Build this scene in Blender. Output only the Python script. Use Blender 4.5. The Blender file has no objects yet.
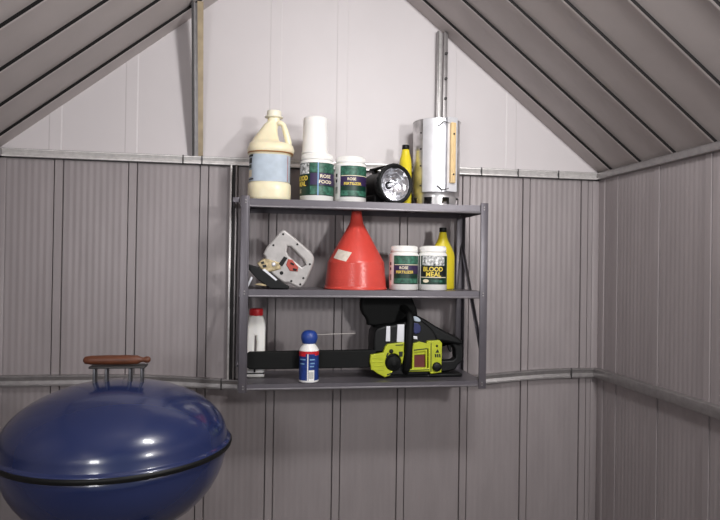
import bpy, bmesh, math, random
from mathutils import Vector, Matrix
random.seed(4)
PI = math.pi
S = bpy.context.scene
COL = S.collection

# ------------------------------------------------------------------ materials
def srgb(c):
    return tuple(((v/255)/12.92 if v/255 <= .04045 else ((v/255+.055)/1.055)**2.4) for v in c) + (1,)

def mat(name, c, rough=.5, metal=0.0, var=.0, vscale=20, bump=0.0, bscale=200, coat=0.0, sss=0.0, trans=0.0, c2=None, stretch=None, spec=.5):
    m = bpy.data.materials.new(name); m.use_nodes = True
    nt = m.node_tree; b = nt.nodes['Principled BSDF']
    b.inputs['Base Color'].default_value = srgb(c)
    b.inputs['Roughness'].default_value = rough
    b.inputs['Metallic'].default_value = metal
    b.inputs['Specular IOR Level'].default_value = spec
    if coat: b.inputs['Coat Weight'].default_value = coat; b.inputs['Coat Roughness'].default_value = .08
    if sss:
        b.inputs['Subsurface Weight'].default_value = sss; b.inputs['Subsurface Scale'].default_value = .02
        b.inputs['Subsurface Radius'].default_value = (1, .8, .5)
    if trans: b.inputs['Transmission Weight'].default_value = trans
    if var or bump or c2:
        tc = nt.nodes.new('ShaderNodeTexCoord'); mp = nt.nodes.new('ShaderNodeMapping')
        nt.links.new(tc.outputs['Object'], mp.inputs['Vector'])
        if stretch: mp.inputs['Scale'].default_value = stretch
    if var or c2:
        n = nt.nodes.new('ShaderNodeTexNoise'); n.inputs['Scale'].default_value = vscale; n.inputs['Detail'].default_value = 5
        nt.links.new(mp.outputs['Vector'], n.inputs['Vector'])
        r = nt.nodes.new('ShaderNodeValToRGB')
        a = [max(0, v*(1-var)) for v in c]; z = [min(255, v*(1+var)) for v in (c2 or c)]
        r.color_ramp.elements[0].position = .3; r.color_ramp.elements[1].position = .7
        r.color_ramp.elements[0].color = srgb(a); r.color_ramp.elements[1].color = srgb(z)
        nt.links.new(n.outputs['Fac'], r.inputs['Fac']); nt.links.new(r.outputs['Color'], b.inputs['Base Color'])
    if bump:
        n2 = nt.nodes.new('ShaderNodeTexNoise'); n2.inputs['Scale'].default_value = bscale; n2.inputs['Detail'].default_value = 3
        nt.links.new(mp.outputs['Vector'], n2.inputs['Vector'])
        bu = nt.nodes.new('ShaderNodeBump'); bu.inputs['Strength'].default_value = bump; bu.inputs['Distance'].default_value = .002
        nt.links.new(n2.outputs['Fac'], bu.inputs['Height']); nt.links.new(bu.outputs['Normal'], b.inputs['Normal'])
    return m

M = dict(
    siding=mat('painted_siding', (154, 146, 147), .44, .15, var=.03, vscale=6, stretch=(3, 3, .6)),
    gable=mat('gable_paint', (208, 202, 203), .5, 0, var=.012, vscale=3),
    roof=mat('roof_underside_paint', (182, 174, 172), .5, .1, var=.02, vscale=9),
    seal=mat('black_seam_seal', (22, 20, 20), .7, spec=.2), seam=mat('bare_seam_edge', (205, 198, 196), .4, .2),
    floor=mat('floor_board', (120, 112, 104), .8, 0, var=.1, vscale=12),
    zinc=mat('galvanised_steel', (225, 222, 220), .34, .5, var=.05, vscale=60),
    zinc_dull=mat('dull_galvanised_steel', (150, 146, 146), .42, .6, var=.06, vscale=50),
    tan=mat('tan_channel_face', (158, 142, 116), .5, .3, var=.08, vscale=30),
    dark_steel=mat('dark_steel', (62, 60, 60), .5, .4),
    shelf=mat('shelf_grey_paint', (98, 94, 100), .38, .3, var=.03, vscale=30),
    shelf_hem=mat('worn_shelf_edge', (128, 124, 128), .35, .4, var=.06, vscale=40),
    bolt=mat('zinc_bolt', (170, 168, 165), .3, .9),
    black=mat('black_plastic', (12, 13, 14), .5, 0, spec=.3, bump=.15, bscale=300),
    rubber=mat('black_rubber', (14, 15, 15), .7, spec=.25),
    white=mat('white_plastic', (242, 240, 236), .38, 0, sss=.1),
    white_cup=mat('matte_white_plastic', (240, 237, 234), .5, 0, sss=.1),
    cream=mat('cream_translucent_plastic', (238, 228, 196), .35, 0, sss=.3, var=.03, vscale=12),
    cream_cap=mat('cream_white_cap', (240, 234, 214), .4, 0, sss=.1),
    amber=mat('amber_liquid_edge', (170, 118, 66), .4, 0, sss=.3),
    bluegrey=mat('blue_grey_label', (178, 190, 202), .5, 0, var=.04, vscale=30),
    green=mat('dark_green_label', (8, 48, 36), .45, 0, var=.1, vscale=40),
    teal=mat('mid_green_label', (24, 72, 56), .45, 0, var=.2, vscale=90, c2=(56, 104, 86)),
    purple=mat('purple_label', (52, 38, 76), .45),
    navy=mat('navy_label', (32, 40, 92), .4),
    ink=mat('black_ink', (18, 24, 22), .5),
    photo=mat('label_picture', (30, 60, 44), .5, 0, var=.5, vscale=120, c2=(190, 200, 180)),
    grey_ink=mat('grey_ink', (120, 120, 116), .5),
    textyellow=mat('yellow_ink', (240, 214, 90), .5),
    textcream=mat('cream_ink', (240, 228, 200), .5),
    yellow=mat('yellow_plastic', (226, 206, 44), .35, 0, sss=.1),
    red=mat('red_funnel_plastic', (216, 76, 66), .28, 0, var=.04, vscale=14, bump=.25, bscale=140, sss=.15),
    redcap=mat('red_plastic', (200, 40, 46), .4),
    sticker=mat('paper_sticker', (226, 214, 200), .7, 0, var=.05, vscale=80),
    alum=mat('rolled_aluminium', (236, 236, 240), .38, .45, var=.03, vscale=25),
    alum_dark=mat('smoked_aluminium', (196, 194, 194), .3, .75, var=.22, vscale=16),
    wood=mat('light_wood', (224, 194, 144), .55, 0, var=.07, vscale=30, stretch=(8, 8, 1)),
    wood_brown=mat('brown_wood', (92, 50, 30), .5, 0, var=.12, vscale=30, stretch=(1, 8, 8)),
    mirror=mat('reflector_mirror', (240, 240, 244), .22, .95, bump=.4, bscale=60),
    reflector=mat('faceted_reflector', (232, 232, 236), .14, 1.0, bump=1.0, bscale=90),
    tool=mat('silver_tool_casting', (178, 174, 172), .42, .25, var=.05, vscale=40),
    brass=mat('brass_metal', (172, 156, 122), .45, .4, var=.2, vscale=90),
    redpaint=mat('red_switch', (176, 70, 56), .45),
    saw=mat('lime_yellow_plastic', (180, 188, 40), .4, 0, var=.04, vscale=40),
    steel=mat('bright_steel', (235, 235, 240), .35, .5),
    blue=mat('blue_plastic', (38, 66, 142), .4),
    canblue=mat('can_label_blue', (40, 62, 128), .3, .1, var=.15, vscale=70),
    canred=mat('can_label_red', (200, 38, 48), .35),
    cyan=mat('pale_blue_ink', (120, 160, 200), .4),
    straw=mat('translucent_straw', (205, 200, 195), .4),
    enamel=mat('blue_enamel', (30, 42, 84), .25, 0, coat=.5),
    ash=mat('grey_metal_leg', (92, 92, 96), .4, .6),
    maroon=mat('dark_red_plastic', (96, 34, 32), .5),
)
def emat(name, c):
    m = mat(name, c, .2); return m

# ------------------------------------------------------------------ mesh helpers
class MB:
    """collects shapes with material slots, links them as ONE mesh object"""
    def __init__(s): s.bm = bmesh.new(); s.mats = []
    def mi(s, m):
        m = M[m] if isinstance(m, str) else m
        if m not in s.mats: s.mats.append(m)
        return s.mats.index(m)
    def _mark(s, faces, m, smooth=False):
        i = s.mi(m)
        for f in faces: f.material_index = i; f.smooth = smooth
    def face(s, pts, m, smooth=False):
        vs = [s.bm.verts.new(p) for p in pts]; f = s.bm.faces.new(vs); s._mark([f], m, smooth); return f
    def box(s, x0, x1, y0, y1, z0, z1, m, bev=0.0, mx=None, seg=2):
        tmp = bmesh.new()
        bmesh.ops.create_cube(tmp, size=1)
        for v in tmp.verts:
            v.co = Vector(((x0+x1)/2+v.co.x*(x1-x0), (y0+y1)/2+v.co.y*(y1-y0), (z0+z1)/2+v.co.z*(z1-z0)))
        if bev: bmesh.ops.bevel(tmp, geom=list(tmp.edges), offset=bev, segments=seg, affect='EDGES', profile=.5)
        s.merge(tmp, m, mx, smooth=bev > 0)
    def merge(s, tmp, m, mx=None, smooth=False):
        if mx is not None: bmesh.ops.transform(tmp, matrix=mx, verts=tmp.verts)
        vm = {v: s.bm.verts.new(v.co) for v in tmp.verts}
        fs = []
        for f in tmp.faces:
            try: fs.append(s.bm.faces.new([vm[v] for v in f.verts]))
            except ValueError: pass
        s._mark(fs, m, smooth); tmp.free()
    def mesh(s, me, m, mx=None, smooth=False, fn=None):
        tmp = bmesh.new(); tmp.from_mesh(me)
        if fn:
            for v in tmp.verts: v.co = Vector(fn(v.co))
        s.merge(tmp, m, mx, smooth)
    def loft(s, rings, m, cap=True, smooth=True, mats=None, closed=True):
        """rings: lists of points with equal count"""
        R = [[s.bm.verts.new(p) for p in r] for r in rings]; n = len(R[0])
        for i in range(len(R)-1):
            mm = mats[i] if mats else m
            fs = []
            for k in range(n if closed else n-1):
                a, b = R[i][k], R[i][(k+1) % n]; c, d = R[i+1][(k+1) % n], R[i+1][k]
                fs.append(s.bm.faces.new((a, b, c, d)))
            s._mark(fs, mm, smooth)
        if cap:
            s._mark([s.bm.faces.new(list(reversed(R[0])))], mats[0] if mats else m)
            s._mark([s.bm.faces.new(R[-1])], mats[-1] if mats else m)
    def lathe(s, prof, m, n=40, mx=None, cap=True, mats=None, sq=2.0, ky=1.0, off=None, smooth=True):
        """prof: list of (radius, z); sq: superellipse exponent; off: centre offset per ring"""
        rings = []
        for j, (r, z) in enumerate(prof):
            ox, oy = off[j] if off else (0, 0)
            ring = []
            for k in range(n):
                t = 2*PI*k/n; c, d = math.cos(t), math.sin(t)
                q = (abs(c)**sq+abs(d)**sq)**(-1/sq)
                p = Vector((ox+r*q*c, oy+r*q*d*ky, z))
                ring.append(mx @ p if mx is not None else p)
            rings.append(ring)
        s.loft(rings, m, cap, smooth, mats)
    def tube(s, pts, r, m, n=12, smooth=True):
        pts = [Vector(p) for p in pts]; rings = []
        rr = r if isinstance(r, (list, tuple)) else [r]*len(pts)
        up = None
        for i, p in enumerate(pts):
            d = (pts[min(i+1, len(pts)-1)]-pts[max(i-1, 0)]).normalized()
            if up is None:
                up = Vector((0, 0, 1)) if abs(d.z) < .9 else Vector((1, 0, 0))
            a = d.cross(up).normalized(); b = a.cross(d).normalized(); up = b
            rings.append([p+a*math.cos(2*PI*k/n)*rr[i]+b*math.sin(2*PI*k/n)*rr[i] for k in range(n)])
        s.loft(rings, m, True, smooth)
    def arc(s, R, z0, z1, t0, t1, m, R1=None, n=None):
        """curved label patch; angle 0 faces -Y, positive towards +X"""
        n = n or max(2, int(abs(t1-t0)/6)); R1 = R1 or R
        a, b = [], []
        for k in range(n+1):
            t = math.radians(t0+(t1-t0)*k/n)
            a.append((R*math.sin(t), -R*math.cos(t), z0)); b.append((R1*math.sin(t), -R1*math.cos(t), z1))
        s.loft([a, b], m, cap=False, closed=False)
    def profile_wall(s, prof, z0, z1, m, mx=None):
        lo = [s.bm.verts.new((x, y, z0) if mx is None else mx @ Vector((x, y, z0))) for x, y in prof]
        hi = [s.bm.verts.new((x, y, z1) if mx is None else mx @ Vector((x, y, z1))) for x, y in prof]
        fs = [s.bm.faces.new((lo[i], lo[i+1], hi[i+1], hi[i])) for i in range(len(prof)-1)]
        s._mark(fs, m)
    def build(s, name, parent=None, label=None, loc=(0, 0, 0), rot=(0, 0, 0), recalc=True, kind=None, auto=None):
        if recalc: bmesh.ops.recalc_face_normals(s.bm, faces=s.bm.faces)
        me = bpy.data.meshes.new(name); s.bm.to_mesh(me); s.bm.free()
        for m in s.mats: me.materials.append(m)
        o = bpy.data.objects.new(name, me); COL.objects.link(o)
        o.location = loc; o.rotation_euler = rot
        if parent: o.parent = parent
        if label: o['label'] = label
        if kind: o['kind'] = kind
        if auto:
            try: me.set_sharp_from_angle(angle=math.radians(auto))
            except Exception: pass
        return o

def thing(name, label, cat, loc=(0, 0, 0), rz=0, group=None):
    o = bpy.data.objects.new(name, None); COL.objects.link(o); o.empty_display_size = .05
    o.location = loc; o.rotation_euler = (0, 0, rz); o['label'] = label; o['category'] = cat
    if group: o['group'] = group
    return o

def poly_mesh(outer, holes=(), depth=.01, bevel=0.0):
    """closed polygon in XZ (with holes) given thickness along Y, as mesh data"""
    cu = bpy.data.curves.new('outline', 'CURVE'); cu.dimensions = '2D'; cu.fill_mode = 'BOTH'
    cu.extrude = depth/2-bevel; cu.bevel_depth = bevel; cu.bevel_resolution = 2; cu.offset = -bevel
    for pts in [outer]+list(holes):
        sp = cu.splines.new('POLY'); sp.points.add(len(pts)-1); sp.use_cyclic_u = True
        for i, p in enumerate(pts): sp.points[i].co = (p[0], p[1], 0, 1)
    o = bpy.data.objects.new('outline', cu); COL.objects.link(o)
    dg = bpy.context.evaluated_depsgraph_get()
    me = bpy.data.meshes.new_from_object(o.evaluated_get(dg))
    bpy.data.objects.remove(o); bpy.data.curves.remove(cu)
    return me
def smooth_poly(pts, it=2):
    for _ in range(it):
        q = []
        for i in range(len(pts)):
            a, b = pts[i], pts[(i+1) % len(pts)]
            q += [(a[0]*.75+b[0]*.25, a[1]*.75+b[1]*.25), (a[0]*.25+b[0]*.75, a[1]*.25+b[1]*.75)]
        pts = q
    return pts
def plate(mb, outer, y0, y1, m, holes=(), bevel=.001, smooth=False, mx=None):
    me = poly_mesh(outer, holes, abs(y1-y0), bevel); yc = (y0+y1)/2
    mb.mesh(me, m, mx, smooth, fn=lambda c: (c.x, yc-c.z, c.y)); bpy.data.meshes.remove(me)
def text_mesh(body, size, extrude=.0002, sx=1.0):
    cu = bpy.data.curves.new('words', 'FONT'); cu.body = body; cu.size = size; cu.align_x = 'CENTER'; cu.extrude = extrude
    cu.offset = size*.02
    o = bpy.data.objects.new('words', cu); COL.objects.link(o)
    dg = bpy.context.evaluated_depsgraph_get()
    me = bpy.data.meshes.new_from_object(o.evaluated_get(dg))
    bpy.data.objects.remove(o); bpy.data.curves.remove(cu)
    for v in me.vertices: v.co.x *= sx
    return me
def wrap_text(mb, body, size, R, ang, z, m, sx=1.0):
    me = text_mesh(body, size, sx=sx)
    def fn(c):
        t = math.radians(ang)+c.x/R; r = R+c.z+.0003
        return (r*math.sin(t), -r*math.cos(t), z+c.y)
    mb.mesh(me, m, fn=fn); bpy.data.meshes.remove(me)

# ------------------------------------------------------------------ the shed
XR, XL, YF = .985, -1.235, -3.0
XC = (XR+XL)/2; SL = .7865; ZE = 1.623; ZR = ZE+SL*(XR-XC)
PITCH, RIB0 = .2448, -.547

def siding_profile(a, b, phase, pitch=PITCH, flutes=9):
    """points (u, depth) from a to b: fluted pan, narrow groove, raised batten, groove"""
    pts = []
    k0 = int(math.floor((a-phase)/pitch))-1; u = a
    k = k0
    while phase+k*pitch < b+pitch:
        c = phase+k*pitch; hw = .0135
        seg = [(c-hw-.0035, 0), (c-hw-.003, .011), (c-hw+.0005, .011), (c-hw+.001, -.003), (c+hw-.001, -.003), (c+hw-.0005, .011), (c+hw+.003, .011), (c+hw+.0035, 0)]
        pts += seg
        s0, s1 = c+hw+.012, c+pitch-hw-.012; n = flutes*8
        for i in range(n+1):
            t = i/n; pts.append((s0+(s1-s0)*t, -.0006*(1-math.cos(2*PI*flutes*t))/2))
        k += 1
    out = [p for p in pts if a < p[0] < b]
    return [(a, 0)]+out+[(b, 0)]

w = MB()
w.profile_wall(siding_profile(XL, XR, RIB0), 0, ZE+.004, 'siding')
wall_back = w.build('wall_back', kind='structure', recalc=False)
# gable sheet above the eave rail, shallow vertical folds
g = MB()
def roof_z(x): return ZR-SL*abs(x-XC)
xs = [XL+.0]
for c in (-1.05, -.80, -.30, -.055, .365, .61): xs += [c-.022, c-.018, c+.018, c+.022]
xs += [XC, XR]; xs = sorted(xs)
prev = None
for i in range(len(xs)-1):
    a, b = xs[i], xs[i+1]
    def dep(x):
        for c in (-1.05, -.80, -.30, -.055, .365, .61):
            if abs(x-c) <= .0181: return -.0012
        return 0
    ya, yb = dep(a)-.002, dep(b)-.002
    g.face([(a, ya, ZE-.01), (b, yb, ZE-.01), (b, yb, roof_z(b)), (a, ya, roof_z(a))], 'gable')
gable = g.build('gable_panel', parent=wall_back, label='off-white gable sheet', recalc=False)
# side walls
for nm, X, sg in (('wall_right', XR, 1), ('wall_left', XL, -1)):
    w = MB()
    pf = siding_profile(YF, 0, -.12)
    w.profile_wall([(X+sg*d, u) for u, d in pf], 0, ZE+.004, 'siding')
    w.build(nm, kind='structure', recalc=False)
f = MB(); f.box(XL, XR, YF, 0, -.03, 0, 'floor'); f.build('floor', kind='structure')
# roof: panels with folded seams running down the slope
r = MB()
yp = []
y = -.0
seams = [-.102-.183*k for k in range(16)]
pts = [(0, 0)]
for c in seams:
    if c < YF+.02: break
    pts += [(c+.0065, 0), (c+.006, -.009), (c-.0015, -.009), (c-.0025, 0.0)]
pts.append((YF, 0))
for X0, X1 in ((XR+.02, XC), (XL-.02, XC)):
    n = Vector((-SL if X0 < X1 else SL, 0, 1)).normalized()
    def P(x, yy, d): 
        return Vector((x, yy, roof_z(x)))+n*d
    lo = [r.bm.verts.new(P(X0, u, d)) for u, d in pts]; hi = [r.bm.verts.new(P(X1, u, d)) for u, d in pts]
    for i in range(len(pts)-1):       # front of every folded seam is coloured dark, its lower edge lighter
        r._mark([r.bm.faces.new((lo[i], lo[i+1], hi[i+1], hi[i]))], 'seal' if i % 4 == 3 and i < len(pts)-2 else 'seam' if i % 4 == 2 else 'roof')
r.build('ceiling', kind='structure', recalc=False)

# eave rail along the back wall (trim_1) : C channel with lips and joint clips
def rail(name, xa, xb, zf, h, m, proj=.022, clips=(), sag=None):
    b = MB(); n = 40
    sec = [(0, h/2), (-proj, h/2), (-proj, h/2-.004), (-proj+.003, h/2-.005), (-proj+.006, 0), (-proj+.003, -h/2+.005), (-proj, -h/2+.004), (-proj, -h/2), (0, -h/2)]
    rings = []
    for i in range(n+1):
        x = xa+(xb-xa)*i/n; dz = sag(x) if sag else 0
        rings.append([(x, yy, zf+zz+dz) for yy, zz in sec])
    b.loft(rings, m, True, smooth=False)
    b.box(xa, xb, -.006, -.001, zf+h/2, zf+h/2+.0035, 'dark_steel') if not sag else None  # dark strip painting the gap shadow above the rail
    b.box(xa, xb, -.006, -.001, zf-h/2-.0035, zf-h/2, 'dark_steel') if not sag else None  # same painted shadow line below the rail
    for c in clips:
        dz = sag(c) if sag else 0
        b.box(c-.002, c+.002, -proj-.002, -proj+.006, zf-h/2-.003+dz, zf+h/2+.003+dz, 'dark_steel', .001)
    o = b.build(name, kind='structure'); return o
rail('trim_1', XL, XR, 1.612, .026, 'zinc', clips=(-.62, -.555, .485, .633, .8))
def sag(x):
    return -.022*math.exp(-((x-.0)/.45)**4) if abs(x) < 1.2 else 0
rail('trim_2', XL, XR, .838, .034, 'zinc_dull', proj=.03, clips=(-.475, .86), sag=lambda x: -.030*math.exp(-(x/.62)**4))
# side rails
for nm, X, sg in (('trim_3', XR, -1), ('trim_4', XL, 1)):
    b = MB()
    for zf, h, pj in ((1.612, .026, .022), (.838, .034, .03)):
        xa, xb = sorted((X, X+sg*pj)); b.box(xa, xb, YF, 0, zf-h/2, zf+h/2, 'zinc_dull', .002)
    b.build(nm, kind='structure')
# corner posts
for nm, X, sg in (('trim_5', XR, -1), ('trim_6', XL, 1)):
    b = MB(); b.box(*sorted((X, X+sg*.030)), -.006, -.002, 0, 1.60, 'siding', .001)
    b.box(*sorted((X-sg*.0, X+sg*.004)), -.045, 0, 0, 1.60, 'siding', .001)
    b.build(nm, kind='structure')
# gable studs
b = MB()
zt = roof_z(-.57)-.01
def chan(b, x, z0, z1, lean, wd, dp, m1, m2, m3):
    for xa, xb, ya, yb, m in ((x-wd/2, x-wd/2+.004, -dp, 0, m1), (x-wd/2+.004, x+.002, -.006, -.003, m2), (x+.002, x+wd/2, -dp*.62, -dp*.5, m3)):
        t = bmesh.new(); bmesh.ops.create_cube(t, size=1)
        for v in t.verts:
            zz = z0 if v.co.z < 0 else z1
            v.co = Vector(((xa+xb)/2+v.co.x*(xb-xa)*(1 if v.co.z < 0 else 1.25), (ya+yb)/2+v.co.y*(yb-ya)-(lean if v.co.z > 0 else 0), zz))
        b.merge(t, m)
chan(b, -.570, 1.626, zt, .10, .036, .034, 'dark_steel', 'zinc_dull', 'tan')  # right flange coloured tan to paint a warm reflection on the steel
b.build('trim_7', kind='structure')
b = MB()
x = .322; zt = roof_z(x)-.01
b.box(x-.021, x-.014, -.03, -.003, 1.60, zt, 'zinc_dull', .0008)
b.box(x-.014, x+.004, -.008, -.003, 1.60, zt, 'zinc', .0008)
b.box(x+.004, x+.020, -.03, -.024, 1.60, zt, 'zinc_dull', .0008)
for zz in (1.955, 1.88, 2.05):
    t = bmesh.new(); bmesh.ops.create_cone(t, cap_ends=True, segments=6, radius1=.006, radius2=.006, depth=.008)
    b.merge(t, 'dark_steel', Matrix.Translation((x+.013, -.033, zz)) @ Matrix.Rotation(PI/2, 4, 'X'))
b.build('trim_8', kind='structure')
# wall stud left of the shelf unit
b = MB()
b.box(-.456, -.449, -.028, -.004, .83, 1.60, 'zinc', .0008)
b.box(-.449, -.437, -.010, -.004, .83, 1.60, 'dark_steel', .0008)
b.box(-.437, -.431, -.028, -.004, .83, 1.60, 'zinc_dull', .0008)
b.build('trim_9', kind='structure')

# ------------------------------------------------------------------ shelf unit
W, D = .83, .273
unit = thing('shelf_unit', 'grey sheet-metal shelving unit with three shelves mounted on the ribbed shed wall', 'shelving unit', (0, -.02, .836))
ZD = [.861-.836, 1.164-.836, 1.455-.836]; YFR = -(D-.02)   # deck tops, local
for i, z in enumerate(ZD):
    b = MB(); h = (.0175, .023, .0255)[i]; t = .0012; x0, x1 = -W/2+.004, W/2-.006
    b.box(x0, x1, YFR, -.002, z-t, z, 'shelf')
    b.box(x0, x1, YFR-.0012, YFR, z-h, z+.001, 'shelf')                   # front lip
    b.box(x0, x1, YFR, YFR+.012, z-h-.001, z-h+.0015, 'shelf', .0004)       # returned hem
    b.box(x0, x1, YFR-.0036, YFR-.0012, z-h, z-h+.006, 'shelf_hem', .0008)  # lighter band along the foot of the lip
    b.box(x0, x1, -.003, -.001, z-h, z, 'shelf')
    for xx in (x0, x1-.0012): b.box(xx, xx+.0012, YFR, -.002, z-h, z, 'shelf')
    for xx in (-.2, 0, .2): b.box(xx-.012, xx+.012, YFR+.012, -.012, z-.012, z-t, 'shelf', .002)
    b.build('shelf', unit)
def post(x, y, sx, sy):
    b = MB(); wd = .026
    b.box(*sorted((x, x+sx*wd)), y-.0009, y+.0009, 0, .628, 'shelf', .0004)
    b.box(x-.0009, x+.0009, *sorted((y, y+sy*wd)), 0, .628, 'shelf', .0004)
    b.box(*sorted((x+sx*wd, x+sx*(wd-.003))), y-.003, y+.001, 0, .628, 'shelf', .0005)
    p = b.build('post', unit)
    for z in ZD:
        for zz in (z-.005, z-.0135):
            bb = MB(); t = bmesh.new(); bmesh.ops.create_cone(t, cap_ends=True, segments=8, radius1=.0028, radius2=.0024, depth=.003)
            bb.merge(t, 'zinc_dull', Matrix.Translation((x+sx*.014, y-.002, zz)) @ Matrix.Rotation(PI/2, 4, 'X'))
            bb.build('bolt', p)
post(-W/2+.007, YFR-.004, 1, 1); post(W/2, YFR-.004, -1, 1)
post(-W/2, -.0, 1, -1); post(W/2, -.0, -1, -1)
def brace(X, a, c):
    b = MB(); A = Vector((X, a[0], a[1])); C = Vector((X, c[0], c[1])); d = (C-A)
    ang = math.atan2(d.z, d.y)
    mx = Matrix.Translation(A) @ Matrix.Rotation(ang, 4, 'X')
    b.box(-.001, .001, 0, d.length, -.009, .009, 'shelf', .0004, mx)
    b.box(-.007, .001, 0, d.length, .007, .009, 'shelf', .0004, mx)
    b.build('side_brace', unit)
brace(W/2-.004, (-.004, .50), (YFR+.002, .085)); brace(-W/2+.004, (-.004, .50), (YFR+.002, .085))
# upper-left wall tab joining the unit to the stud
b = MB(); b.box(-.437, -W/2+.002, YFR+.01, YFR+.014, ZD[2]-.012, ZD[2]+.004, 'shelf', .001)
b.box(-.437, -.434, YFR+.01, -.008, ZD[2]-.012, ZD[2]+.004, 'shelf', .001)
b.build('wall_bracket', unit)

Z1, Z2, Z3 = 1.4558, 1.1648, .8618      # standing heights on each shelf

# ------------------------------------------------------------------ white nutrient jars
def make_jar(label, loc, group, kind, R=.055, H=.158, rz=0, size='tall'):
    t = thing('plastic_jar', label, 'jar', loc, rz, group)
    b = MB(); lid_h = .021; bh = H-lid_h
    b.lathe([(R-.004, 0), (R, .003), (R, bh-.010), (R-.002, bh-.005), (R-.006, bh-.001), (R-.008, bh)], 'white', 48)
    b.build('jar_body', t)
    l = MB(); r2 = R-.0045
    prof = [(r2, bh-.001), (r2+.0015, bh+.001), (r2+.0015, bh+.006), (r2, bh+.007), (r2, H-.004), (r2-.002, H-.001), (r2-.006, H)]
    l.lathe(prof, 'white', 48)
    for k in range(48):
        a = 2*PI*k/48; mx = Matrix.Rotation(a, 4, 'Z') @ Matrix.Translation((r2+.0004, 0, 0))
        l.box(-.0006, .0006, -.0007, .0007, bh+.008, H-.005, 'white', 0, mx)
    l.build('lid', t)
    L = MB(); z0, z1 = .021, bh-.013; e = R+.0005; hh = z1-z0
    def A(a, c, f0, f1, m, k=0): L.arc(e+.0003*k, z0+hh*f0, z0+hh*f1, a, c, m)
    if kind == 'purple':            # bar code side on the left, purple-banded front on the right
        A(-100, -45, -.05, 1.05, 'white')
        A(-40, 75, 0, 1, 'green'); A(-40, 75, .70, .98, 'teal', 1); A(-40, 75, .36, .66, 'purple', 1); A(-40, 75, .04, .2, 'teal', 1)
        A(-36, 70, .67, .69, 'textcream', 2)
        for k, (f0, f1) in enumerate(((.66, .76), (.48, .58))): A(-66, -56, f0, f1, 'ink', 1)
        for k in range(5): A(-68+k*3, -67+k*3+.8, .12, .34, 'grey_ink', 1)
        wrap_text(L, 'ROSE', .0125, e+.0008, 2, z0+hh*.53, 'textcream'); wrap_text(L, 'FERTILIZER', .0125, e+.0008, 6, z0+hh*.38, 'textyellow', 1.0)
    elif kind == 'yellow':          # picture on top and big yellow capitals
        A(-80, -62, .0, 1, 'green'); A(-80, -62, .3, .66, 'purple', 1)
        A(-60, -56, -.02, 1.02, 'white', 1)
        A(-54, 75, 0, 1, 'green'); A(-45, 50, .66, .99, 'photo', 1); A(-54, 60, .27, .64, 'ink', 1)
        A(-54, 60, .235, .26, 'textcream', 2)
        L_ = text_mesh('BLOOD', .024, sx=.96)
        wrap_text(L, 'BLOOD', .021, e+.0009, 0, z0+hh*.46, 'textyellow', .98); wrap_text(L, 'MEAL', .021, e+.0009, 2, z0+hh*.28, 'textyellow', 1.05)
        bpy.data.meshes.remove(L_)
        # oval seal
        n = 20; cz = z0+hh*.12; ca = -28
        ring = []
        for k in range(n):
            a = math.radians(ca)+.011*math.cos(2*PI*k/n)/e; ring.append(((e+.001)*math.sin(a), -(e+.001)*math.cos(a), cz+.006*math.sin(2*PI*k/n)))
        L.face(ring, 'textcream')
        A(-8, 40, .08, .15, 'teal', 1)
    elif kind == 'corner':          # yellow lettering on the left, purple-banded face on the right
        A(-95, -30, 0, 1, 'green'); A(-85, -32, .66, .98, 'photo', 1); A(-95, -34, .27, .62, 'ink', 1)
        wrap_text(L, 'BLOOD', .022, e+.0009, -66, z0+hh*.46, 'textyellow', .8); wrap_text(L, 'MEAL', .022, e+.0009, -64, z0+hh*.29, 'textyellow', .8)
        A(-30, 85, 0, 1, 'green'); A(-28, 80, .70, .98, 'teal', 1); A(-28, 80, .32, .68, 'purple', 1); A(-28, 80, .03, .28, 'teal', 1)
        A(-3, 1, -.0, 1, 'cyan', 2)
        wrap_text(L, 'ROSE', .015, e+.001, 25, z0+hh*.54, 'textcream', 1.15); wrap_text(L, 'FOOD', .015, e+.001, 25, z0+hh*.37, 'textcream', 1.15)
        n = 3
        for k in range(3): A(-84+k*6, -81+k*6, .08, .2, 'textcream', 1)
    L.build('jar_label', t)
    return t

JG = 'white jars of garden feed with green labels'
make_jar('white jar with green and purple label, carrying an upturned white cup on its lid', (-.160, -.18, Z1), JG, 'corner', .057, .164)
make_jar('white jar with green label on top shelf, between the cup-topped jar and the lantern', (-.043, -.17, Z1), JG, 'purple', .0545, .160, math.radians(-6))
make_jar('white jar with small lettering on purple band, next to the red funnel', (.1415, -.208, Z2), JG, 'purple', .0495, .151, math.radians(-16))
make_jar('white jar with large yellow lettering on dark label, right jar of the middle shelf', (.2430, -.208, Z2), JG, 'yellow', .0495, .152, math.radians(-14))

# white cup standing upside down on the first jar
t = thing('plastic_cup', 'plain white plastic cup standing upside down on a green-labelled jar', 'cup', (-.167, -.18, Z1+.164))
b = MB(); b.lathe([(.0455, 0), (.0465, .001), (.0465, .006), (.0442, .008), (.0415, .10), (.0415, .118), (.0395, .1235), (.035, .1255), (.030, .124)], 'white_cup', 48)
b.build('cup_body', t)

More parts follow.
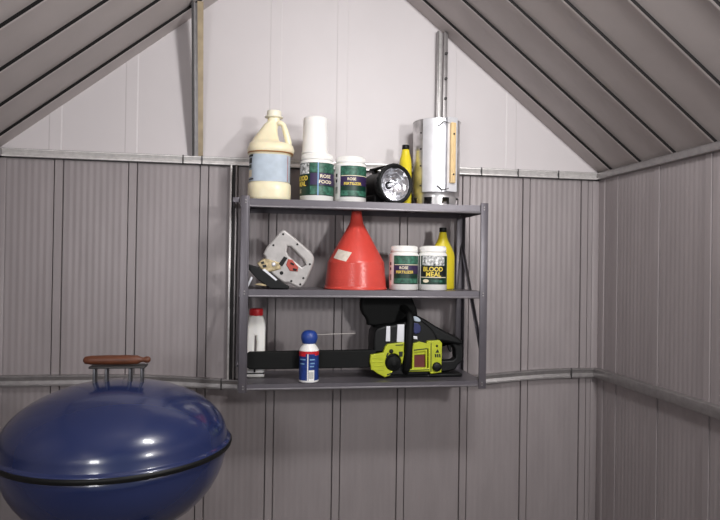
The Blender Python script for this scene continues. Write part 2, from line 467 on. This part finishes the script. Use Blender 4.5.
# ------------------------------------------------------------------ bleach jug
t = thing('plastic_jug', 'cream plastic jug with moulded handle and pale blue label at left end of top shelf', 'jug', (-.319, -.17, Z1))
b = MB()
prof = [(.064, 0), (.070, .004), (.0715, .012), (.072, .030), (.0715, .056), (.0675, .061), (.067, .152), (.072, .157), (.0765, .161), (.0785, .172), (.0745, .186), (.0700, .192), (.050, .198), (.044, .208), (.036, .226), (.028, .245), (.0245, .260), (.0215, .268), (.0205, .273), (.0205, .286)]
off = [(0, 0)]*8+[(.002, 0), (.003, 0), (.003, 0), (.001, 0), (-.013, 0), (-.014, 0), (-.010, 0), (-.004, 0), (.003, 0), (.009, 0), (.011, 0), (.012, 0)]
b.lathe(prof, 'cream', 56, sq=2.7, off=off, mats=['cream']*7+['amber']+['cream']*11)  # brownish ring paints the shading under the shoulder skirt
b.build('jug_body', t, auto=50)
b = MB()
b.tube([(.020, -.014, .262), (.034, -.014, .266), (.044, -.014, .258), (.050, -.014, .240), (.056, -.014, .220), (.061, -.014, .202), (.062, -.014, .190), (.058, -.014, .180)],
       [.007, .0085, .009, .0095, .0100, .0105, .011, .011], 'cream', 16)
b.build('handle', t)
b = MB(); mx = Matrix.Translation((.012, 0, 0))
b.lathe([(.026, .283), (.031, .285), (.031, .2875), (.026, .289)], 'cream_cap', 40, mx)
b.lathe([(.0235, .2875), (.0245, .289), (.0245, .304), (.0235, .307), (.020, .308)], 'cream_cap', 40, mx)
b.build('cap', t, label='off-white screw cap')
b = MB()
def sq_arc(b, R, z0, z1, t0, t1, m, sq=3.0):
    n = max(3, int(abs(t1-t0)/4)); A_, B_ = [], []
    for k in range(n+1):
        a = math.radians(t0+(t1-t0)*k/n); s_, c_ = math.sin(a), -math.cos(a); q = (abs(s_)**sq+abs(c_)**sq)**(-1/sq)
        A_.append((R*q*s_, R*q*c_, z0)); B_.append((R*q*s_, R*q*c_, z1))
    b.loft([A_, B_], m, cap=False, closed=False)
sq_arc(b, .0682, .062, .151, -125, 95, 'bluegrey')
sq_arc(b, .0686, .143, .150, -88, -46, 'ink'); sq_arc(b, .0686, .122, .139, -72, -50, 'ink'); sq_arc(b, .0686, .106, .118, -80, -52, 'green')
sq_arc(b, .0686, .067, .072, -88, -44, 'ink'); sq_arc(b, .0686, .076, .100, -78, -50, 'textcream'); sq_arc(b, .0686, .064, .148, 48, 50, 'redpaint')
b.build('jug_label', t)

# ------------------------------------------------------------------ lantern torch
t = thing('lantern_torch', 'black hand lantern with round mirrored reflector facing out beside the yellow bottle', 'torch', (.102, -.205, Z1), math.radians(20))
LS = 1.13
R0 = Matrix.Scale(LS, 4) @ Matrix.Translation((0, 0, .062)) @ Matrix.Rotation(PI/2, 4, 'X')     # lathe axis -> -Y (lens forward)
b = MB()
b.lathe([(.030, -.125), (.040, -.122), (.044, -.115), (.044, -.045), (.047, -.035), (.058, -.006), (.0605, 0), (.0605, .012), (.058, .015), (.053, .015), (.050, .008)], 'black', 48, R0, cap=False)
b.lathe([(.0001, -.125), (.030, -.125)], 'black', 48, R0, cap=False)
b.box(-.040, .040, .045, .118, -.0615, -.028, 'black', .006, Matrix.Scale(LS, 4) @ Matrix.Translation((0, 0, .0622)))
for k in range(24):
    a = 2*PI*k/24
    b.box(-.001, .001, -.003, .003, -.004, .011, 'black', .0005, R0 @ Matrix.Rotation(a, 4, 'Z') @ Matrix.Translation((.0605, 0, 0)))
b.build('lantern_body', t)
b = MB(); N = 18
rings = []
for j in range(9):
    rr = .051*(1-j/9)+.006; zz = .010-.042*(1-(rr/.056)**2)
    rings.append([R0 @ Vector((rr*math.cos(2*PI*(k+.5*(j % 2))/N), rr*math.sin(2*PI*(k+.5*(j % 2))/N), zz+.0012*((k+j) % 2))) for k in range(N)])
b.loft(rings, 'mirror', cap=False, smooth=False)
b.build('reflector', t, label='faceted mirror reflector')
b = MB(); b.lathe([(.0055, -.036), (.0055, -.022), (.004, -.014), (.001, -.012)], 'steel', 16, R0); b.build('bulb', t)
b = MB()
b.box(-.012, .012, -.012, .150, .134, .141, 'black', .003)
b.box(-.010, .010, -.010, .004, .124, .141, 'black', .003); b.box(-.010, .010, .122, .134, .108, .141, 'black', .003)
b.build('handle', t)

# ------------------------------------------------------------------ yellow flat bottles
def bottle(label, loc, rz, W2=.047, H=.226):
    t = thing('additive_bottle', label, 'bottle', loc, rz, 'tall yellow bottles with black caps')
    b = MB(); k = .50
    prof = [(W2-.004, 0), (W2, .004), (W2, .118), (W2*.94, .132), (W2*.76, .150), (W2*.48, .170), (.0165, .186), (.0135, .200), (.0125, .208)]
    rings = []
    for r, z in prof:
        ky = max(k, min(1, .0135/r)) if r > .0135 else 1
        ky = max(k, min(1.0, .022/r)); ring = []
        for i in range(36):
            a = 2*PI*i/36; ring.append((r*math.cos(a), r*ky*math.sin(a), z))
        rings.append(ring)
    b.loft(rings, 'yellow'); b.build('bottle_body', t)
    c = MB(); c.lathe([(.012, .206), (.0132, .207), (.0132, .221), (.012, .223)], 'black', 28); c.build('cap', t, label='black screw cap')
    return t
bottle('yellow bottle with black cap between the lantern and the silver cylinder on top shelf', (.162, -.122, Z1), math.radians(84), .043, .222)
bottle('yellow bottle with black cap half hidden behind the right jar on middle shelf', (.308, -.11, Z2), math.radians(8), .047, .225)

# ------------------------------------------------------------------ charcoal chimney starter
t = thing('chimney_starter', 'tall silver metal charcoal chimney with light wood handle at right end of top shelf', 'charcoal chimney', (.2785, -.112, Z1), math.radians(-16))
b = MB(); Rc = .0845; Hc = .311
n = 72; zs = [0, .010, .034, .046, .049, .052, Hc-.004, Hc-.002, Hc]
rs = [Rc-.003, Rc-.003, Rc-.003, Rc-.003, Rc-.001, Rc, Rc, Rc+.002, Rc]
grid = [[b.bm.verts.new((r*math.sin(2*PI*k/n), -r*math.cos(2*PI*k/n), z)) for k in range(n)] for r, z in zip(rs, zs)]
inner = [[b.bm.verts.new(((Rc-.005)*math.sin(2*PI*k/n), -(Rc-.005)*math.cos(2*PI*k/n), z)) for k in range(n)] for z in (Hc-.004, .055)]
fs = []
for i in range(len(zs)-1):
    for k in range(n):
        if i == 1 and (k % 9) in (3, 4, 5, 6): continue           # vent openings
        fs.append(b.bm.faces.new((grid[i][k], grid[i][(k+1) % n], grid[i+1][(k+1) % n], grid[i+1][k])))
for k in range(n):
    fs.append(b.bm.faces.new((grid[-1][k], grid[-1][(k+1) % n], inner[0][(k+1) % n], inner[0][k])))
    fs.append(b.bm.faces.new((inner[0][k], inner[0][(k+1) % n], inner[1][(k+1) % n], inner[1][k])))
fs.append(b.bm.faces.new([inner[1][k] for k in range(n)]))
b._mark(fs, 'alum_dark', True)
for z in (.075, .145, .205, .262):
    a = math.radians(-40); b.lathe([(.003, 0), (.003, .002), (.0015, .003)], 'dark_steel', 10, Matrix.Translation(((Rc)*math.sin(a), -(Rc)*math.cos(a), z)) @ Matrix.Rotation(a, 4, 'Z') @ Matrix.Rotation(PI/2, 4, 'X'))
b.build('cylinder_body', t, recalc=False, auto=40)
b = MB()       # heat shield standing proud of the cylinder
o1, o2 = [], []
Rs = Rc+.006; z0, z1 = .052, .309; seg = 16; a0, a1 = -32, 24
for Rr, lst in ((Rs, o1), (Rs-.0015, o2)):
    for z in (z0, z1):
        lst.append([(Rr*math.sin(math.radians(a0+(a1-a0)*k/seg)), -Rr*math.cos(math.radians(a0+(a1-a0)*k/seg)), z) for k in range(seg+1)])
loop = [p for p in o1[0]]+[p for p in reversed(o2[0])]; loop2 = [p for p in o1[1]]+[p for p in reversed(o2[1])]
b.loft([loop, loop2], 'alum')
for z in (.068, .285): 
    for aa in (-27, 18):
        a = math.radians(aa); b.box(-.004, .004, -Rs+.001, -Rc+.001, z-.006, z+.006, 'alum', .0005, Matrix.Rotation(a, 4, 'Z'))
b.build('heat_shield', t, auto=40)
b = MB(); mx = Matrix.Rotation(math.radians(31), 4, 'Z')      # handle bracket of bent strap
plate_pts = [(-Rc+.002, .310), (-Rc-.020, .310), (-Rc-.020, .052), (-Rc+.002, .052), (-Rc+.002, .055), (-Rc-.0175, .055), (-Rc-.0175, .307), (-Rc+.002, .307)]
rings = [[mx @ Vector((xx, yy, zz)) for yy, zz in plate_pts] for xx in (-.019, .021)]
b.loft(rings, 'alum', True, smooth=False)
b.build('handle_bracket', t)
b = MB(); b.box(-.0105, .0095, -Rc-.032, -Rc-.020, .080, .290, 'wood', .003, mx)
wd = b.build('wooden_grip', t)
for z in (.110, .250):
    b = MB(); b.lathe([(.0035, 0), (.0035, .0015), (.001, .003)], 'dark_steel', 12, mx @ Matrix.Translation((0, -Rc-.0315, z)) @ Matrix.Rotation(PI/2, 4, 'X')); b.build('screw', wd)
for z in (.284, .066):
    a = math.radians(2); c = math.radians(24); s_ = 1 if z > .2 else -1
    b = MB(); b.tube([(Rs*math.sin(a), -Rs*math.cos(a)-.001, z-.006*s_), ((Rs+.004)*math.sin(.12), -(Rs+.004)*math.cos(.12), z), ((Rs+.010)*math.sin(.24), -(Rs+.010)*math.cos(.24), z+.010*s_), ((Rs+.015)*math.sin(c), -(Rs+.015)*math.cos(c), z+.004*s_)], .0022, 'dark_steel', 8)
    b.build('wire_catch', t)

# ------------------------------------------------------------------ jigsaw
kx = .00342
t = thing('jigsaw', 'silver electric jigsaw tipped on its nose with black base plate at left of middle shelf', 'jigsaw', (-.388, -.208, Z2))
def J(x, y): return ((x-250)*kx, (290-y)*.00334+.0005)
def JJ(pts): return [J(246+a/7.643, 226+c/7.647) for a, c in pts]
out = JJ([(262, 62), (285, 42), (310, 52), (370, 100), (440, 160), (500, 212), (522, 258), (508, 318), (480, 385), (455, 448), (418, 484), (380, 468), (330, 440), (300, 447), (240, 400), (180, 345), (150, 330), (170, 262), (136, 218)])
hole = JJ([(322, 168), (345, 172), (440, 268), (458, 305), (428, 322), (330, 238), (316, 205)])
b = MB(); plate(b, smooth_poly(out, 1), -.034, .034, 'tool', [hole], .006, smooth=True)
body = b.build('motor_housing', t, auto=35)
for a, c in ((288, 78), (218, 162), (392, 152), (352, 428), (418, 452), (486, 300), (440, 405), (280, 368)):
    X, Z = J(246+a/7.643, 226+c/7.647); b = MB(); b.lathe([(.0035 if a != 280 else .006, 0), (.0035 if a != 280 else .006, .0015), (.0015, .0015)], 'black', 12, Matrix.Translation((X, -.034, Z)) @ Matrix.Rotation(PI/2, 4, 'X'))
    b.build('screw', t)
b = MB(); plate(b, smooth_poly(JJ([(268, 66), (285, 46), (375, 104), (500, 216), (518, 262), (500, 300), (485, 262), (370, 150)]), 1), -.028, .028, 'tool', (), .004, smooth=True)
b.build('grip', t)
b = MB(); plate(b, JJ([(326, 264), (356, 268), (402, 325), (396, 356), (340, 352), (312, 305)]), -.0375, -.030, 'redpaint', (), .002, smooth=True)
plate(b, JJ([(345, 285), (372, 300), (368, 312), (342, 300)]), -.0390, -.036, 'black', (), .0005); plate(b, JJ([(362, 330), (392, 338), (386, 352), (362, 348)]), -.0390, -.036, 'black', (), .0005)
b.build('switch', t, label='dull red switch')
b = MB(); plate(b, JJ([(296, 244), (322, 256), (284, 320), (258, 302)]), -.0375, -.030, 'black', (), .001); b.build('lock_button', t)
b = MB(); plate(b, JJ([(102, 298), (150, 262), (190, 268), (266, 290), (276, 340), (220, 358), (170, 366), (128, 338)]), -.0365, .026, 'brass', (), .004, smooth=True)
plate(b, JJ([(128, 290), (150, 282), (156, 300), (136, 306)]), -.0385, -.033, 'ink'); plate(b, JJ([(140, 312), (168, 306), (172, 328), (148, 332)]), -.0385, -.033, 'ink')
X, Z = J(246+222/7.643, 226+305/7.647); b.lathe([(.007, 0), (.007, .003), (.003, .004)], 'steel', 14, Matrix.Translation((X, -.0355, Z)) @ Matrix.Rotation(PI/2, 4, 'X'))
b.build('gear_case', t, label='brass-toned gear case')
b = MB(); plate(b, JJ([(16, 318), (40, 306), (120, 330), (200, 388), (300, 446), (340, 470), (330, 488), (200, 486), (110, 420)]), -.040, .040, 'black', (), .003)
b.build('base_plate', t, label='black base plate')
b = MB(); plate(b, JJ([(140, 346), (160, 340), (250, 418), (240, 428)]), -.043, -.039, 'steel', (), .0005)
plate(b, JJ([(85, 455), (120, 445), (165, 455), (172, 468), (120, 462)]), -.043, -.039, 'brass', (), .0005)
b.build('guide_rail', t)
b = MB(); plate(b, JJ([(62, 398), (74, 406), (44, 474), (30, 464)]), -.043, -.041, 'steel', (), .0002); b.build('blade', t, label='bright steel blade')

# ------------------------------------------------------------------ funnel
t = thing('funnel', 'large red plastic funnel standing upside down on the middle shelf', 'funnel', (-.018, -.16, Z2))
b = MB()
prof = [(.1075, 0), (.1085, .001), (.1085, .005), (.107, .006)]
z = .010
while z < .088:
    r = .107-.009*(z/.093); prof += [(r, z), (r-.0007, z+.003), (r-.0007, z+.006)]; z += .009
prof += [(.0985, .090), (.096, .096), (.062, .158), (.0265, .222), (.0245, .228), (.0225, .232), (.0178, .263), (.0178, .268), (.0148, .268), (.0148, .260)]
prof += [(.0205, .226), (.060, .154), (.0935, .094), (.0965, .089), (.1055, 0), (.1075, 0)]
b.lathe(prof, 'red', 64, cap=False)
b.build('funnel_body', t, recalc=False)
b = MB()
def cone_pt(s_, h, ang0=-46):     # s_: along, h: up the slope
    zz = .094+h; rr = .096-(zz-.096)*(.0695/.126)+.0012; a = math.radians(ang0)+s_/rr; return (rr*math.sin(a), -rr*math.cos(a), zz)
rows = []
for j in range(4):
    rows.append([cone_pt(-.030+.060*i/8+j*.003, .006+.034*j/3*.9+.012*(i/8-.5)*-1.0) for i in range(9)])
b.loft(rows, 'sticker', cap=False, closed=False)
b.build('paper_sticker', t, label='torn cream paper sticker', recalc=False)
# ------------------------------------------------------------------ white oil bottle with red cap
t = thing('oil_bottle', 'slim white bottle with red cap at left end of the bottom shelf', 'bottle', (-.356, -.135, Z3))
b = MB()
o = [(-.031, .003), (-.028, 0), (.028, 0), (.031, .003), (.031, .140), (.032, .175), (.028, .195), (.021, .210), (-.021, .210), (-.025, .198), (-.028, .180), (-.030, .140)]
h = [(-.005, .085), (.002, .083), (.003, .118), (.001, .140), (-.004, .142)]
plate(b, smooth_poly(o, 1), -.024, .024, 'white', [h], .007, smooth=True)
for zz in (.012,): b.box(-.0305, .0305, -.0245, .0245, zz, zz+.006, 'black', .002)  # black band paints the shadow line near the base
b.box(-.006, .001, -.0246, -.018, .018, .050, 'black', .001)
b.build('bottle_body', t, auto=40)
b = MB(); b.lathe([(.021, .2085), (.0225, .210), (.0225, .229), (.021, .232), (.017, .2325)], 'redcap', 30)
for k in range(24): b.box(-.0006, .0006, -.0012, .0012, .211, .228, 'redcap', 0, Matrix.Rotation(2*PI*k/24, 4, 'Z') @ Matrix.Translation((.0227, 0, 0)))
b.build('cap', t, label='ribbed red cap')

# ------------------------------------------------------------------ spray can
t = thing('spray_can', 'blue spray can with blue cap and thin straw, in front of the saw bar', 'spray can', (-.182, -.238, Z3))
b = MB()
b.lathe([(.030, 0), (.0325, .002), (.033, .005), (.0325, .007), (.0325, .101), (.033, .103), (.032, .106), (.027, .114), (.0225, .120), (.0195, .123), (.0195, .126)], 'white', 44, mats=['steel']*3+['canblue']+['white']*6)
b.build('can_body', t)
b = MB(); e = .0329
b.arc(e, .094, .103, -100, 100, 'canred'); b.arc(e, .086, .094, -100, -24, 'canred'); b.arc(e, .089, .094, 30, 100, 'canred')
b.arc(e+.0002, .006, .094, -14, -8, 'white'); b.arc(e+.0002, .008, .042, -6, 28, 'white'); b.arc(e, .003, .008, -100, 100, 'white')
for k in range(6): b.arc(e+.0004, .014, .036, -3+k*4.5, -1+k*4.5, 'grey_ink')
for zz, a, c in ((.074, 0, 32), (.062, 4, 30), (.052, 0, 26), (.074, -62, -24), (.060, -60, -30)): b.arc(e+.0003, zz, zz+.004, a, c, 'cyan')
b.build('can_label', t)
b = MB()
b.lathe([(.018, .124), (.0225, .127), (.0245, .132), (.0275, .142), (.0270, .152), (.023, .161), (.016, .167), (.004, .169)], 'blue', 32, ky=.95)
b.box(-.033, -.012, -.012, .012, .128, .146, 'blue', .005, Matrix.Rotation(.1, 4, 'Y'))
b.build('nozzle_cap', t)
b = MB(); b.tube([(.018, 0, .1535), (.08, .004, .1555), (.155, .010, .1565)], .0010, 'straw', 8); b.build('straw', t)

# ------------------------------------------------------------------ chainsaw
t = thing('chainsaw', 'black and lime-yellow chainsaw with long sheathed bar lying along the bottom shelf', 'chainsaw', (.030, -.15, Z3))
def K(a, c):   # sketch units of the side view -> metres
    return ((355+a/5.782-365.4)*.00358, (380.5-(295+c/5.778))*.00350+.002)
def KK(p): return [K(*q) for q in p]
b = MB()     # engine block
plate(b, smooth_poly(KK([(75, 250), (100, 205), (240, 190), (300, 150), (345, 165), (420, 225), (450, 290), (450, 440), (440, 485), (200, 490), (120, 470), (80, 400)]), 1), -.052, .060, 'black', (), .008, smooth=True)
b.build('engine_block', t, auto=35)
b = MB()     # top cover sweeping back into the handle
plate(b, smooth_poly(KK([(280, 130), (350, 150), (470, 225), (600, 285), (600, 322), (530, 306), (455, 294), (330, 294), (290, 250)]), 1), -.034, .034, 'black', (), .009, smooth=True)
b.build('top_cover', t, auto=35)
b = MB()     # rear handle loop
plate(b, smooth_poly(KK([(440, 290), (520, 268), (600, 300), (614, 340), (612, 410), (580, 440), (560, 470), (440, 478)]), 1), -.020, .022, 'black',
      [KK([(452, 308), (545, 318), (562, 345), (566, 395), (552, 408), (455, 414)])], .005, smooth=True)
plate(b, smooth_poly(KK([(525, 318), (545, 322), (552, 368), (534, 360)]), 1), -.006, .008, 'black', (), .002)
b.build('rear_handle', t, auto=35)
b = MB()     # front hand guard, a broad curved shield
gp = smooth_poly(KK([(52, 22), (90, 6), (200, 2), (300, 8), (326, 56), (356, 130), (352, 190), (290, 206), (64, 220), (60, 176), (30, 140), (20, 92), (28, 46)]), 1)
plate(b, gp, .016, .058, 'rubber', (), .008, smooth=True)
b.build('hand_guard', t, auto=35)
b = MB()     # wraparound front handle
p1, p2, p3 = K(285, 120), K(275, 300), K(262, 470)
b.tube([(K(250, 100)[0], .045, K(250, 100)[1]), (p1[0]-.006, .0, p1[1]+.004), (p1[0]-.004, -.050, p1[1]-.006), (p1[0]-.005, -.072, p1[1]-.030), (p2[0]-.003, -.077, p2[1]), (p3[0]-.001, -.070, p3[1]+.020), (p3[0], -.045, p3[1]+.004)], .0125, 'rubber', 14)
b.build('front_handle', t)
for x0, x1, y0, y1 in ((143, 168, 203, 288), (205, 247, 193, 292)):
    b = MB(); plate(b, KK([(x0, y1), (x0+3, y0), (x1, y0), (x1, y1)]), -.060, -.048, 'steel', (), .001)
    b.build('cooling_fin', t, label='bright bare metal fin')
b = MB(); plate(b, smooth_poly(KK([(288, 150), (318, 146), (344, 168), (338, 180), (302, 174)]), 1), -.056, -.046, 'bluegrey', (), .002, smooth=True)
plate(b, smooth_poly(KK([(290, 182), (340, 190), (344, 240), (300, 250)]), 1), -.056, -.048, 'navy', (), .002)
plate(b, KK([(300, 258), (322, 262), (325, 278), (302, 276)]), -.057, -.048, 'steel', (), .001)
b.build('throttle_lever', t, label='pale blue and navy lever')
b = MB()     # lime clutch cover at the bar end
arcpts = [(185+46*math.cos(math.radians(d)), 405+50*math.sin(math.radians(d))) for d in range(20, -150, -17)]
arcpts2 = [(185+46*math.cos(math.radians(d)), 405+50*math.sin(math.radians(d))) for d in range(-150, -285, -17)]
outer = KK([(58, 362), (128, 350), (138, 320), (152, 303), (246, 292), (244, 372)]) + KK(arcpts) + KK(arcpts2) + KK([(168, 478), (140, 488), (100, 468), (62, 440), (54, 400)])
plate(b, outer, -.066, -.040, 'saw', (), .003)
X, Z = K(172, 342); b.lathe([(.0075, 0), (.0075, .002), (.004, .003)], 'black', 16, Matrix.Translation((X, -.066, Z)) @ Matrix.Rotation(PI/2, 4, 'X'))
for zz in (376, 396, 418, 440): plate(b, KK([(60, zz), (130, zz+4), (130, zz+9), (62, zz+5)]), -.0675, -.064, 'saw', (), .0005)
plate(b, KK([(215, 345), (238, 343), (236, 372), (218, 374)]), -.0675, -.064, 'ink', (), .0003)
for q in ([(150, 352), (160, 350), (150, 372), (142, 374)], [(196, 306), (240, 304), (240, 309), (196, 311)], [(150, 470), (176, 462), (178, 468), (152, 477)]): plate(b, KK(q), -.0675, -.064, 'ink', (), .0003)
b.build('clutch_cover', t, label='lime-yellow clutch cover')
b = MB()     # round black housing in the clutch cover recess
X, Z = K(190, 412); b.lathe([(.026, -.02), (.026, .008), (.023, .012), (.012, .012), (.010, .016), (.004, .017)], 'rubber', 30, Matrix.Translation((X, -.052, Z)) @ Matrix.Rotation(PI/2, 4, 'X'))
b.build('chain_drum', t)
b = MB()     # lime rear panel with window frame
outer = KK([(292, 328), (296, 300), (335, 290), (372, 300), (378, 286), (448, 282), (462, 300), (460, 465), (400, 472), (392, 458), (270, 458), (268, 448), (292, 444)])
h1 = KK([(304, 350), (366, 344), (370, 436), (304, 436)]); h2 = KK([(378, 330), (384, 330), (386, 440), (378, 440)])
plate(b, outer, -.066, -.046, 'saw', [h1, h2], .002)
X, Z = K(432, 313); b.lathe([(.004, 0), (.004, .002), (.002, .003)], 'black', 12, Matrix.Translation((X, -.066, Z)) @ Matrix.Rotation(PI/2, 4, 'X'))
plate(b, KK([(436, 332), (446, 352), (424, 352)]), -.0672, -.065, 'ink', (), .0002)
for i in range(3): plate(b, KK([(420+i*12, 360), (428+i*12, 359), (430+i*12, 378), (422+i*12, 378)]), -.0672, -.065, 'ink', (), .0002)
for q in ([(300, 334), (376, 326), (376, 331), (300, 340)], [(274, 450), (390, 446), (390, 450), (274, 454)], [(396, 296), (400, 296), (402, 460), (397, 460)]): plate(b, KK(q), -.0672, -.065, 'ink', (), .0002)
b.build('side_panel', t, label='lime-yellow side panel')
b = MB(); plate(b, KK([(302, 346), (368, 342), (370, 438), (302, 438)]), -.056, -.048, 'maroon', (), .001)
plate(b, KK([(302, 346), (368, 342), (368, 362), (302, 366)]), -.060, -.050, 'saw', (), .001)
b.build('filter', t, label='dark red filter')
b = MB(); X, Z = K(432, 432); b.lathe([(.016, 0), (.016, .008), (.013, .011), (.004, .0115)], 'black', 24, Matrix.Translation((X, -.064, Z)) @ Matrix.Rotation(PI/2, 4, 'X'))
b.box(X-.012, X+.012, -.079, -.074, Z-.0025, Z+.0025, 'black', .001); b.build('fuel_cap', t)
b = MB(); b.box(.055, .330, -.045, .045, 0, .012, 'black', .004); b.build('base', t)
b = MB()     # sheathed guide bar
xl = -.418; zt_, zb_ = .095, .035
o = [(.045, zb_+.002), (.045, zt_+.002), (-.25, zt_), (xl+.012, zt_-.002), (xl+.002, zt_-.010), (xl, (zt_+zb_)/2), (xl+.003, zb_+.008), (xl+.014, zb_), (-.25, zb_)]
plate(b, o, -.052, -.030, 'rubber', (), .004, smooth=False)
b.build('bar_sheath', t, label='black plastic bar sheath')
b = MB(); plate(b, [(.06, .048), (.06, .085), (-.39, .082), (-.405, .066), (-.39, .050)], -.043, -.039, 'steel', (), .0005); b.build('guide_bar', t)

# ------------------------------------------------------------------ kettle grill
GX, GY, GZ = -.690, -.66, .800; GR = .266
t = thing('kettle_grill', 'blue enamelled kettle barbecue with wooden lid handle standing left of the shelves', 'barbecue grill', (GX, GY, 0))
b = MB()
prof = []
for k in range(15):
    a = k/14*PI/2; prof.append((GR*math.cos(a)**1.06 if k < 14 else .001, GZ+.008+.144*math.sin(a)))
prof = [(GR+.008, GZ-.006), (GR+.010, GZ-.001), (GR+.008, GZ+.004), (GR+.001, GZ+.006)]+prof
b.lathe(prof, 'enamel', 72); lid = b.build('lid', t)
b = MB(); b.lathe([(GR+.0105, GZ-.012), (GR+.0125, GZ-.006), (GR+.0125, GZ-.002), (GR+.0095, GZ+.0005)], 'black', 72, cap=False); b.build('rim', lid)
b = MB()
ht = GZ+.145
for xx in (-.056, -.028, .028, .056):
    b.box(xx-.003, xx+.003, -.013, .013, ht-.008, ht+.042, 'ash', .001)
b.box(-.066, .066, -.024, .024, ht+.040, ht+.045, 'dark_steel', .001)
b.build('handle_bracket', lid)
b = MB(); mxh = Matrix.Rotation(PI/2, 4, 'Y')
b.lathe([(.004, -.078), (.009, -.074), (.011, -.060), (.012, -.02), (.012, .025), (.011, .050), (.007, .058), (.0055, .064), (.008, .070), (.008, .077), (.004, .081)], 'wood_brown', 24, Matrix.Translation((-.006, 0, ht+.058)) @ mxh)
b.build('wooden_grip', lid)
b = MB()
prof = [(.02, GZ-.215)]
for k in range(1, 13):
    a = k/12*PI/2; prof.append((GR*math.sin(a)**.9, GZ-.004-.212*math.cos(a)))
b.lathe(prof, 'enamel', 72); b.build('bowl', t)
for a in (90, 210, 330):
    a = math.radians(a); c, s_ = math.cos(a), math.sin(a)
    l = MB(); l.tube([(c*.13, s_*.13, GZ-.19), (c*.27, s_*.27, .012)], .011, 'ash', 12); leg = l.build('leg', t)
b = MB(); b.lathe([(.10, .30), (.155, .305), (.16, .312), (.10, .312)], 'ash', 40); b.build('ash_catcher', t)
for k, a in enumerate((210, 330)):
    a = math.radians(a); b = MB()
    b.lathe([(.055, -.014), (.075, -.012), (.078, 0), (.075, .012), (.055, .014)], 'rubber', 32, Matrix.Translation((math.cos(a)*.28+(.02 if k else -.02), math.sin(a)*.28, .078)) @ Matrix.Rotation(PI/2, 4, 'Y'))
    b.build('wheel', t)

# ------------------------------------------------------------------ camera
cam = bpy.data.cameras.new('camera'); co = bpy.data.objects.new('camera', cam); COL.objects.link(co)
yaw, pit, rol, fpx = .1628, .0073, .0151, 619.19
F = Vector((math.sin(yaw)*math.cos(pit), math.cos(yaw)*math.cos(pit), math.sin(pit)))
Rv = Vector((math.cos(yaw), -math.sin(yaw), 0)); U = Rv.cross(F)
R2 = Rv*math.cos(rol)+U*math.sin(rol); U2 = -Rv*math.sin(rol)+U*math.cos(rol)
mx = Matrix((R2, U2, -F)).transposed().to_4x4(); mx.translation = Vector((-.352, -2.2802, 1.2495))
co.matrix_world = mx
cam.sensor_width = 36; cam.sensor_fit = 'HORIZONTAL'; cam.lens = fpx/720*36; cam.clip_start = .02
S.camera = co

# ------------------------------------------------------------------ light
def area(name, loc, target, size, power, col=(1, 1, 1), sy=None):
    l = bpy.data.lights.new(name, 'AREA'); l.energy = power; l.size = size; l.color = col
    if sy: l.shape = 'RECTANGLE'; l.size_y = sy
    o = bpy.data.objects.new(name, l); COL.objects.link(o); o.location = loc
    o.rotation_euler = (Vector(target)-Vector(loc)).to_track_quat('-Z', 'Y').to_euler()
    return o
area('key_flash', (.74, -2.30, 1.60), (.1, 0, 1.4),   .14, 14, (1, .985, .97))
area('overhead_softbox', (.22, -1.42, 2.16), (.1, 0, 1.15), .3, 17, (1, .99, .985), .22)
area('fill_flash', (-.95, -2.5, 1.35), (0, 0, 1.5), .25, 7.5, (1, .99, 1))
wd = bpy.data.worlds.new('world'); S.world = wd; wd.use_nodes = True
wd.node_tree.nodes['Background'].inputs[0].default_value = (.9, .94, 1, 1); wd.node_tree.nodes['Background'].inputs[1].default_value = .3
S.view_settings.view_transform = 'Standard'; S.view_settings.look = 'None'; S.view_settings.exposure = .08; S.view_settings.gamma = 1
S.view_settings.use_curve_mapping = False
